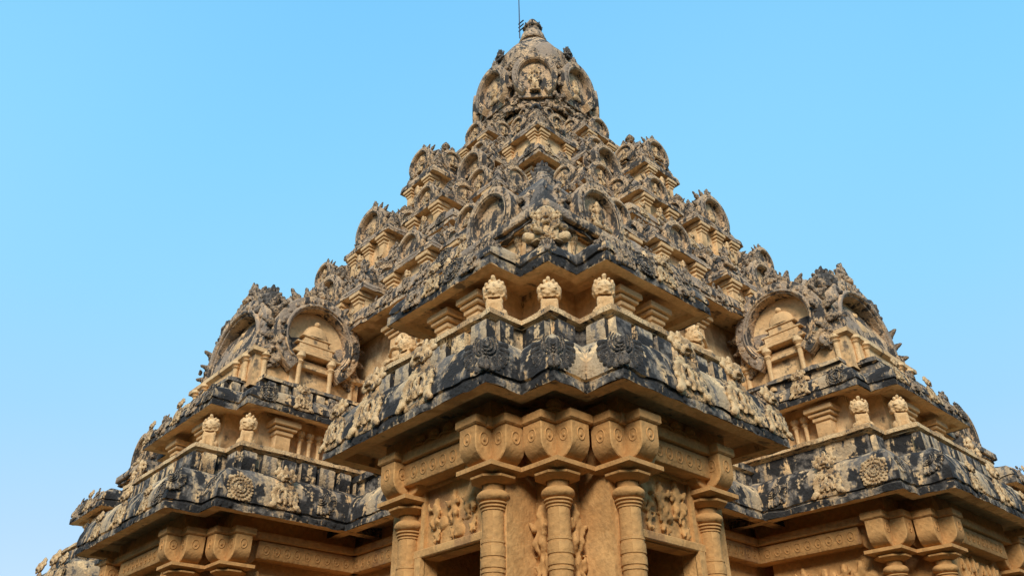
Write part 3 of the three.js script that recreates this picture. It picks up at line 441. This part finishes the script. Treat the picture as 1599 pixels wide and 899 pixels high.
/* ------------------------------------------------------------------ the side shrines (one on each visible face) */
function midPlan(X, p, d, back) { return [[-p, back], [-p, X - d], [-p + d, X - d], [-p + d, X], [p - d, X], [p - d, X - d], [p, X - d], [p, back]].reverse(); }
function buildSideShrine(root) { // built on the +z face
  const p1 = midPlan(7.52, 1.87, .39, 4.6), p2 = midPlan(7.085, 1.44, .335, 4.5);
  add(root, 'plinth', sweep(offsetPlan(p1, -.3), [[.1, 0], [.1, .66], [-.4, .68]], { seg: .4 }), M.ochre);
  add(root, 'wall', sweep(offsetPlan(p1, -.53), [[0, .6], [0, 4.24]], { seg: .3, amp: .004 }), M.ochre);
  for (const sx of [1, -1]) {
    pillar(root, sx * 1.36, 6.62, 3.7); pillar(root, sx * .98, 7.0, 3.7);
    // side beam with roundels
    const bm = add(root, 'beam', box(.2, .2, 1.4, 0, 0, 0), M.ochre, [sx * 1.43, 3.79, 5.68]); for (let i = 0; i < 10; i++) add(bm, 'roundel', G.roundel, M.ochre, [sx * .102, .1, .6 - i * .135], Math.PI / 2);
    add(root, 'fillet', box(.3, .09, 1.6, 0, 0, 0), M.ochre, [sx * 1.42, 3.995, 5.75]);
    add(root, 'relief_panel', G.relief[3], M.ochre, [sx * 1.345, 3.2, 5.9], sx * Math.PI / 2, [1.2, 1.2, 1]);
    add(root, 'relief_panel', G.relief[0], M.ochre, [sx * .3, 3.2, 6.995], 0, [.7, 1.2, 1]);
  }
  const fb = add(root, 'beam', box(1.3, .2, .2, 0, 0, 0), M.ochre, [0, 3.79, 7.06]); for (let i = 0; i < 8; i++) add(fb, 'roundel', G.roundel, M.ochre, [-.47 + i * .135, .1, .102]);
  add(root, 'fillet', box(1.7, .09, .3, 0, 0, 0), M.ochre, [0, 3.995, 7.05]);
  add(root, 'frieze_wall', sweep(offsetPlan(p1, -.43), [[0, 4.0], [0, 4.3]], { seg: .2, amp: .02 }), M.ochre);
  eave(root, p1, K1, .55, .27, .5, M.lichen, { rise: .09 }); bosses(root, p1, K1 + .04, .12, .032);
  for (const [u, s, kd] of [[1.2, .34, 'rosette'], [.8, .36, 'kudu'], [0, .56, 'kudu'], [-.8, .4, 'kudu']]) rollCarvings(root, 0, [[u, s, kd]], K1, .55, .27, 7.52);
  // side faces: kudu and fans, facing +x and -x
  for (const sx of [1, -1]) for (const [z, s, geo, mt, nm] of [[6.3, .58, G.kudu[0], M.carving, 'horseshoe_medallion'], [6.86, .36, G.rosette, M.carving, 'rosette'], [5.7, .34, G.fan, M.lichen, 'fan_leaf']]) { const r = onRoll(K1, .55, .27, .05); add(root, nm, geo, mt, [sx * (1.87 + r.w + .02), r.y - .05, z], sx * Math.PI / 2, [s, s, s * .62], -.2); }
  for (const sx of [1, -1]) { add(root, 'fan_leaf', G.fan, M.lichen, [sx * 1.5, K1 + .16, 7.4], sx * Math.PI / 2, .3, -.3); add(root, 'fan_leaf', G.fan, M.lichen, [sx * 1.66, K1 + .16, 7.13], 0, .28, -.3); }
  upperStorey(root, p1, K1, { roll: .55, inn: .33, wallTop: 5.72, plan2: p2, wall2: .36 });
  // second storey: pilasters, and a balustrade at the back of the side wall
  for (const u of [.45, -.4]) pilaster(root, 0, u, 6.79, 5.09, 5.6, .18);
  for (const sx of [1, -1]) {
    for (const z of [6.12]) { const m = pilaster(root, 0, 0, 0, 5.09, 5.6, .2); m.position.set(sx * 1.15, 5.09, z); m.rotation.y = sx * Math.PI / 2; }
    for (const z of [5.84, 5.7, 5.56, 5.42]) add(root, 'baluster', G.baluster, M.plaster, [sx * 1.16, 5.1, z], 0, [.15, .45, .15]);
  }
  eave(root, p2, K2, .34, .24, .42, M.lichen, { rise: .06, lip: .12 }); bosses(root, p2, K2 + .035, .12, .026);
  rollCarvings(root, 0, [[.95, .3, 'rosette'], [.5, .34, 'clump'], [0, .4, 'kudu'], [-.5, .34, 'clump'], [-.95, .36, 'kudu']], K2, .34, .24, 7.085);
  for (const sx of [1, -1]) for (const [z, s, geo, mt, nm] of [[6.0, .42, G.kudu[1], M.carving, 'horseshoe_medallion'], [6.5, .28, G.rosette, M.lichen, 'rosette'], [5.45, .34, G.clump[2], M.weathered, 'scrollwork']]) { const r = onRoll(K2, .34, .24, .05); add(root, nm, geo, mt, [sx * (1.44 + r.w + .02), r.y - .05, z], sx * Math.PI / 2, [s, s, s * .62], -.2); }
  const p3 = offsetPlan(p2, -.3);
  add(root, 'frieze_course', sweep(p3, [[-.02, 5.92], [-.02, 6.13], [.04, 6.15], [.04, 6.2], [-.6, 6.22]], { seg: .12, amp: .02 }), M.lichen); beamEnds(root, p3, 5.95, .19, .11, .18, M.lichen, .0);
  // gabled roof: body, one gable on each side
  add(root, 'wall', sweep(rect(0, 5.75, .98, .82), [[0, 6.1], [0, 6.55], [.06, 6.58], [.06, 6.64], [-.1, 6.66]], { seg: .2, amp: .006 }), M.plaster);
  for (const sx of [1, -1]) for (const z of [6.42, 5.06]) add(root, 'baluster', G.baluster, M.plaster, [sx * .98, 6.18, z], 0, [.22, .42, .22]);
  for (const x of [.8, .5, -.5, -.8]) add(root, 'baluster', G.baluster, M.plaster, [x, 6.18, 6.6], 0, [.2, .4, .2]);
  add(root, 'roof', sweep(rect(0, 5.72, .95, .72), bell(6.6, 1.45, .72, .05), { seg: .1, amp: .03, fr: 5 }), M.weathered);
  for (const sx of [1, -1]) { const g = gable(root, [sx * .86, 6.98, 5.72], sx * Math.PI / 2, .66, { detail: 2, depth: .26, mt: M.weathered }); }
  gable(root, [0, 6.9, 6.2], 0, .95, { detail: 2, depth: .24, mt: M.weathered, sy: .88 });
  for (const sx of [1, -1]) { add(root, 'crest', G.crest[2], M.sooty, [sx * .72, 7.35, 6.35], sx * Math.PI / 4, .5); add(root, 'scrollwork', G.clump[0], M.weathered, [sx * .98, 6.5, 6.42], sx * Math.PI / 4, .5); }
  add(root, 'crest', G.crest[0], M.weathered, [0, 7.8, 5.72], 0, .42); add(root, 'finial', G.finial, M.weathered, [.0, 7.98, 5.5], 0, .26);
}
const sideL = thing('side_shrine', 'gabled shrine projecting from the left face of the temple tower', 'shrine', 'shrines projecting from the tower faces'); buildSideShrine(sideL);
const sideR = thing('side_shrine', 'gabled shrine projecting from the right face of the temple tower', 'shrine', 'shrines projecting from the tower faces'); buildSideShrine(sideR); sideR.rotation.y = Math.PI / 2;
const farL = corner.clone(); farL.name = 'corner_shrine_001'; farL.rotation.y = -Math.PI / 2; farL.userData = { label: 'far corner shrine whose eave ends jut out at the lower left edge', category: 'shrine' }; scene.add(farL);
const farR = corner.clone(); farR.name = 'corner_shrine_002'; farR.rotation.y = Math.PI / 2; farR.userData = { label: 'far corner shrine at the lower right edge behind the right gabled shrine', category: 'shrine' }; scene.add(farR);

/* ------------------------------------------------------------------ the main tower */
const tower = thing('temple_tower', 'tall stepped temple tower of weathered carved tiers with an octagonal dome', 'tower');
{
  const T = tower, sq = (a) => rect(0, 0, a, a);
  add(T, 'wall', sweep(sq(4.93), [[0, 0], [0, 4.3]], { seg: .5 }), M.ochre);
  eave(T, sq(5.45), K1, .5, .27, .5, M.lichen, { rise: .09, seg: .14 });
  add(T, 'frieze_course', sweep(sq(5.15), [[-.02, 4.66], [-.02, 4.9], [.03, 4.92], [.03, 5.0], [-.4, 5.02]], { seg: .2, amp: .02 }), M.lichen);
  add(T, 'wall', sweep(sq(4.78), [[0, 4.9], [0, 7.36]], { seg: .3, amp: .006 }), M.plaster);
  for (const k of [0, 1]) {
    for (const u of [3.6, 3.1, 2.5, 1.9]) { pilaster(T, k, u, 4.84, 5.0, 7.2, .24); }
    for (const [u, y] of [[2.15, 6.42], [2.8, 6.42], [3.35, 6.42]]) add(T, 'seated_figure', G.dwarf, M.plaster, place(k, u, y, 5.0), turn(k), .5);
    add(T, 'wall_slab', box(2.1, .1, .4, 0, 0, 0), M.plaster, place(k, 2.8, 6.3, 4.9), turn(k));
  }
  const tiers = [ // [wall half, bay half, bay forward, lip overhang, y0, lip y, roll height]
    { a: 4.78, bh: 1.3, pr: .02, ov: .46, lip: 7.3, h: .42 },
    { a: 3.5, bh: 2.35, pr: .55, ov: .38, lip: 9.02, h: .36 },
    { a: 2.64, bh: 1.2, pr: .42, ov: .36, lip: 10.87, h: .32 },
    { a: 1.5, bh: .7, pr: .25, ov: .3, lip: 13.0, h: .28 },
  ];
  tiers.forEach((t, i) => {
    const lipPlan = storeyPlan(t.a + t.ov, t.bh + t.ov * .3, t.pr), wallPlan = storeyPlan(t.a, t.bh, t.pr), prev = tiers[i - 1];
    if (i) add(T, 'wall', sweep(wallPlan, [[.06, prev.lip + prev.h - .1], [.06, prev.lip + prev.h + .1], [0, prev.lip + prev.h + .14], [0, t.lip + .05]], { seg: .25, amp: .008 }), M.plaster);
    eave(T, lipPlan, t.lip, t.h, .26, t.ov + .02, M.weathered, { rise: .05, lip: .12, amp: .02, fas: .06, seg: .09 });
    bosses(T, lipPlan, t.lip + .03, .15, .03);
    const top = t.lip + t.h;
    add(T, 'roof_deck', sweep(storeyPlan(t.a - .1, t.bh, t.pr), [[.3, top - .06], [.2, top], [-1.2, top + .02]], { seg: .4 }), M.sooty);
    for (const k of [0, 1]) {
      const L = t.a + t.ov, B = L + t.pr, be = t.bh + t.ov * .3;
      // carvings along the eave roll: alternating medallions and scrollwork
      const run = (u0, u1, w) => { const n = Math.max(1, Math.round(Math.abs(u1 - u0) / .42)); for (let j = 0; j < n; j++) { const u = u0 + (u1 - u0) * (j + .5) / n, kind = rnd() < .4 ? 'kudu' : rnd() < .8 ? 'clump' : 'rosette'; rollCarvings(T, k, [[u, rr(.28, .38), kind]], t.lip, t.h, .26, w); } };
      run(be, L - .05, L); run(-L, -be, L); run(-be + .1, be - .1, B);
      // pilasters and figures on the wall below
      if (i) { const y0 = prev.lip + prev.h + .1, y1 = t.lip - .02, hgt = y1 - y0;
        for (const s of [1, -1]) { for (const u of [t.a - .14, (t.a + t.bh) / 2 + .02]) pilaster(T, k, s * u, t.a + .05, y0, y1, .17); for (const u of [t.bh - .14, t.bh * .45]) pilaster(T, k, s * u, t.a + t.pr + .05, y0, y1, .17); }
        for (let u = -t.bh + .3; u < t.bh - .1; u += .5) add(T, 'wall_figure', G.deity[Math.floor(rnd() * 3)], M.carving, place(k, u, y0 - .02, t.a + t.pr + .14), turn(k), Math.min(.85, hgt * .8));
        for (const s of [1, -1]) add(T, 'wall_figure', G.deity[Math.floor(rnd() * 3)], M.carving, place(k, s * (t.bh + t.a) / 2 - .12, y0 - .02, t.a + .14), turn(k), Math.min(.8, hgt * .75));
      }
    }
  });
  // parapet of model shrines on the tiers: domed squares on the corners, long gabled roofs in the middle
  const smallEave = (pl, y, ov, h) => { add(T, 'model_eave', sweep(pl, [[ov, y], [ov, y + .05], [ov - .02, y + .06], ...arc(ov - .005, y + .065, ov - .16, y + h, 5), [ov - .2, y + h]], { seg: .08, amp: .025, fr: 6 }), M.weathered); add(T, 'roof_soffit', sweep(pl, [[-.1, y + .03], [ov - .004, y + .002]], { seg: .3, amp: .003 }), M.plaster); };
  function squareShrine(cx, cz, y, a, h) {
    const e = y + h * .38, pl = rect(cx, cz, a * .84, a * .84);
    add(T, 'model_shrine', sweep(pl, [[0, y - .15], [0, e + .05]], { seg: .15, amp: .008 }), M.plaster);
    smallEave(pl, e, a * .28, h * .16);
    add(T, 'model_roof', sweep(pl, bell(e + h * .14, h * .46, a * .84, .05), { seg: .1, amp: .05, fr: 5 }), M.weathered);
    add(T, 'finial', G.finial, M.weathered, [cx, e + h * .56, cz], 0, a * .5);
    for (const k of [0, 1]) {
      const u = k ? cz : cx, w = k ? cx : cz;
      for (const s of [1, -1]) { pilaster(T, k, u + s * a * .66, w + a * .84, y - .1, e, a * .26); add(T, 'scrollwork', G.clump[Math.floor(rnd() * 4)], M.weathered, place(k, u + s * a * .6, e + .04, w + a * 1.04), turn(k), [a * .62, h * .3, a * .5], -.15); }
      gable(T, place(k, u, e + h * .27, w + a * .82), turn(k), a * .4, { depth: .14 });
    }
    for (const [sx, sz, r] of [[1, 1, Math.PI / 4], [-1, 1, -Math.PI / 4], [1, -1, 3 * Math.PI / 4]]) add(T, 'crest', G.crest[Math.floor(rnd() * 3)], M.weathered, [cx + sx * a * .86, e + h * .12, cz + sz * a * .86], r, a * .5);
  }
  function longShrine(k, u, w, y, half, h, R, face) {
    const dp = .4, e = y + h * .36, c = place(k, u, 0, w), pl = k ? rect(c[0], c[2], dp, half) : rect(c[0], c[2], half, dp);
    add(T, 'model_shrine', sweep(pl, [[0, y - .15], [0, e + .05]], { seg: .15, amp: .008 }), M.plaster);
    const n = Math.max(2, Math.round(half * 2 / .42)); for (let j = 0; j < n; j++) { const q = (j / (n - 1) - .5) * 2 * (half - .1); pilaster(T, k, u + q, w + dp + .02, y - .1, e, .14); if (j && j % 2) add(T, 'wall_figure', G.deity[Math.floor(rnd() * 3)], M.carving, place(k, u + q - (half - .1) / (n - 1), y - .1, w + dp + .1), turn(k), h * .36); }
    smallEave(pl, e, .15, h * .14);
    add(T, 'model_roof', sweep(pl, bell(e + h * .12, h * .5, dp, .06), { seg: .1, amp: .05, fr: 5 }), M.weathered);
    gable(T, place(k, u, e + h * .3, w + dp * .75), turn(k), R, { depth: .2, face });
    for (const s of [1, -1]) {
      if (half > R + .3) { add(T, 'scrollwork', G.clump[Math.floor(rnd() * 4)], M.weathered, place(k, u + s * (R + .24), e + .05, w + dp + .08), turn(k), h * .3, -.1); add(T, 'parapet_figure', G.deity[Math.floor(rnd() * 3)], M.weathered, place(k, u + s * (half - .1), e + h * .12, w + dp + .02), turn(k), h * .4); }
      add(T, 'crest', G.crest[Math.floor(rnd() * 3)], rnd() < .5 ? M.sooty : M.weathered, place(k, u + s * half, e + h * .1, w + dp), turn(k) + (k ? -s : s) * .6, h * .2);
      gable(T, k ? [w, e + h * .3, u + s * (half - .04)] : [u + s * (half - .04), e + h * .3, w], k ? (s > 0 ? 0 : Math.PI) : s * Math.PI / 2, dp * .68, { depth: .12 });
    }
    for (let j = 0; j < n; j++) add(T, 'finial', G.finial, M.weathered, place(k, u - half + (j + .5) * 2 * half / n, e + h * .58, w), turn(k), .2 + .05 * rnd());
  }
  const corners = [[1, 1], [-1, 1], [1, -1]];
  for (const [sx, sz] of corners) { if (sx * sz < 0) squareShrine(sx * 3.25, sz * 3.25, 9.33, .5, .72); squareShrine(sx * 2.42, sz * 2.42, 11.1, .48, 1.2); squareShrine(sx * 1.25, sz * 1.25, 13.2, .34, .9); }
  for (const k of [0, 1]) {
    longShrine(k, 0, 3.92, 9.3, .55, 1.3, .42, true); for (const s of [1, -1]) longShrine(k, s * 2.3, 3.3, 9.4, .4, 1.2, .28, false);
    for (const s of [1, -1]) longShrine(k, s * 1.62, 3.88, 9.3, .42, .95, .27, false);
    longShrine(k, 0, 2.9, 11.1, .4, 1.75, .34, false); for (const s of [1, -1]) longShrine(k, s * 1.0, 2.2, 11.3, .3, 1.5, .26, false);
    for (const s of [1, -1]) gable(T, place(k, s * 1.36, 11.42, 2.9), turn(k), .36, { depth: .3, face: true });
    longShrine(k, 0, 1.5, 13.2, .42, 1.05, .28, false);
    longShrine(k, 0, 4.62, 7.6, 1.1, 1.25, .4, true);
    for (const s of [1, -1]) { longShrine(k, s * 2.3, 4.6, 7.6, .5, 1.0, .28, false); longShrine(k, s * 3.45, 4.45, 7.6, .36, .95, .24, false); }
    const bm = add(T, 'beam', box(3.0, .2, .2, 0, 0, 0), M.ochre, place(k, 2.9, 3.79, 4.98), turn(k)); for (let i = 0; i < 20; i++) add(bm, 'roundel', G.roundel, M.ochre, [-1.3 + i * .135, .1, .102]);
    add(T, 'fillet', box(3.0, .09, .3, 0, 0, 0), M.ochre, place(k, 2.9, 3.995, 4.97), turn(k));
  }
  // octagonal neck and dome
  const oct = (R) => Array.from({ length: 8 }, (_, i) => { const a = (i + .5) * Math.PI / 4; return [Math.cos(a) * R, Math.sin(a) * R]; });
  add(T, 'dome_neck', sweep(oct(1.12), [[.1, 13.2], [.1, 13.4], [0, 13.45], [0, 14.72]], { seg: .25 }), M.plaster);
  for (let i = 0; i < 8; i++) { const a = i * Math.PI / 4; add(T, 'neck_figure', G.deity[i % 3], M.weathered, [Math.sin(a) * 1.1, 13.45, Math.cos(a) * 1.1], a, 1.0); }
  for (const [sx, sz, r] of [[1, 1, Math.PI / 4], [-1, 1, -Math.PI / 4], [1, -1, 3 * Math.PI / 4]]) add(T, 'bull', G.bull, M.sooty, [sx * 1.02, 13.75, sz * 1.02], r, .66);
  add(T, 'dome', sweep(oct(1.16), [[-.35, 14.66], [-.1, 14.6], [.06, 14.56], [.06, 14.64], [.0, 14.7], [.02, 15.0], [.05, 15.5], [.03, 16.1], [.02, 16.6], [.0, 16.95], [-.26, 17.4], [-.54, 17.82], [-.8, 18.16], [-.84, 18.22]], { seg: .12, amp: .03, fr: 4 }), M.weathered);
  add(T, 'dome_soffit', sweep(oct(1.16), [[-.3, 14.6], [.05, 14.553]], { seg: .3 }), M.plaster);
  for (let i = 0; i < 8; i++) { const a = i * Math.PI / 4, rad = 1.2; const diag = i % 2; gable(T, [Math.sin(a) * rad, 15.55, Math.cos(a) * rad], a, .52, { depth: .3, sy: 1.3, face: !diag });
    if (!diag) add(T, 'crest', G.crest[i % 3], M.sooty, [Math.sin(a) * 1.2, 16.7, Math.cos(a) * 1.2], a, .42);
    const b = a + Math.PI / 8; add(T, 'scrollwork', G.clump[i % 4], M.weathered, [Math.sin(b) * 1.32, 14.72, Math.cos(b) * 1.32], b, .6); add(T, 'scrollwork', G.clump[(i + 2) % 4], M.weathered, [Math.sin(b) * 1.2, 15.5, Math.cos(b) * 1.2], b, [.5, .6, .5]); add(T, 'crest', G.crest[(i + 1) % 3], M.weathered, [Math.sin(b) * 1.16, 16.2, Math.cos(b) * 1.16], b, .44); add(T, 'scrollwork', G.clump[(i + 1) % 4], M.weathered, [Math.sin(a) * 1.28, 14.68, Math.cos(a) * 1.28], a, [.8, .45, .5]); }
  const lotus = add(T, 'dome_finial', merge([lathe([[0, 18.15], [.36, 18.15], [.38, 18.2], [.34, 18.26], [.32, 18.4], [.27, 18.52], [.2, 18.6], [.2, 18.7], [.25, 18.74], [.25, 18.8], [.17, 18.86], [.16, 18.94], [.1, 19.06], [.04, 19.12], [0, 19.18]], 20)], .7), M.weathered);
  for (let i = 0; i < 8; i++) { const a = i * Math.PI / 4; add(lotus, 'petal', G.leaf, M.sooty, [Math.sin(a) * .2, 18.7, Math.cos(a) * .2], a, .14, .5); }
}

/* ------------------------------------------------------------------ statues standing on the ledges, and the rod */
const LG = 'seated lions on the ledges'; let lionNo = 0;
const lionAt = (x, z, ry, label, s = .41) => statue('lion_statue', G.lion[(lionNo++) % 3], M.plaster, [x, 5.1, z], ry + rr(-.08, .08), [s * 1.02 * rr(.96, 1.04), s * 1.06 * rr(.97, 1.03), s], label, 'statue', LG);
lionAt(6.07, 6.07, Math.PI / 4, 'seated stone lion on the middle corner of the near shrine ledge, between two others');
lionAt(5.72, 6.43, Math.PI / 4, 'seated stone lion on the near shrine ledge, left of the middle lion');
lionAt(6.43, 5.72, Math.PI / 4, 'seated stone lion on the near shrine ledge, right of the middle lion');
lionAt(1.26, 6.62, Math.PI / 3, 'seated stone lion on the left gabled shrine, right one of its pair');
lionAt(.92, 6.95, Math.PI / 3.4, 'seated stone lion on the left gabled shrine, left one of its pair');
lionAt(6.62, 1.26, Math.PI / 6, 'seated stone lion on the right gabled shrine, left one of its pair');
lionAt(6.95, .92, Math.PI / 4.8, 'seated stone lion on the right gabled shrine, right one of its pair');
lionAt(4.36, 6.42, .1, 'stone lion at the left end of the near shrine ledge, under the upper eave', .38);
lionAt(6.42, 4.36, Math.PI / 2 - .1, 'stone lion at the right end of the near shrine ledge, under the upper eave', .38);
statue('dwarf_statue', G.dwarf, M.carving, [5.95, 6.0, 5.95], Math.PI / 4, .52, 'squat carved dwarf with folded arms holding up the near corner roof', 'statue');
{ // dry weeds rooted in the frieze
  const tuft = (p, n, h, label) => { const L = []; for (let i = 0; i < n; i++) { const a = rr(0, 6.28), l = h * rr(.5, 1), lean = rr(.1, .5); const g = new THREE.ConeGeometry(.004, l, 4); g.translate(0, l / 2, 0); L.push(moved(g, rr(-.05, .05), 0, rr(-.03, .03), a, 1, lean)); } const t = thing('weed_tuft', label, 'weed', 'dry weeds on the ledges'); t.position.set(...p); add(t, 'stem', merge(L, 1), M.straw); };
  tuft([5.3, 4.95, 6.66], 26, .16, 'dry grass tuft on the near shrine ledge, left of the three lions'); tuft([6.62, 5.08, 5.0], 14, .1, 'small dry weed on the near shrine ledge, right of the three lions');
}
{
  const rod = thing('lightning_rod', 'thin dark lightning rod beside the topmost finial', 'rod');
  const b = [-.25, 18.45, .24], H = 2.3;
  add(rod, 'mast', merge([moved(new THREE.CylinderGeometry(.012, .016, H, 8), b[0], b[1] + H / 2, b[2])], .8), M.iron);
  for (const y of [18.72, 18.86, 19.0]) add(rod, 'clamp', merge([bx(.2, .03, .03, b[0] + .06, y, b[2])]), M.iron, [0, 0, 0]);
  add(rod, 'tip', merge([moved(new THREE.SphereGeometry(.09, 12, 8), b[0] + .06, b[1] + 1.72, b[2], 0, [1.4, .8, 1])], 1), M.iron);
}
renderer.render(scene, camera);
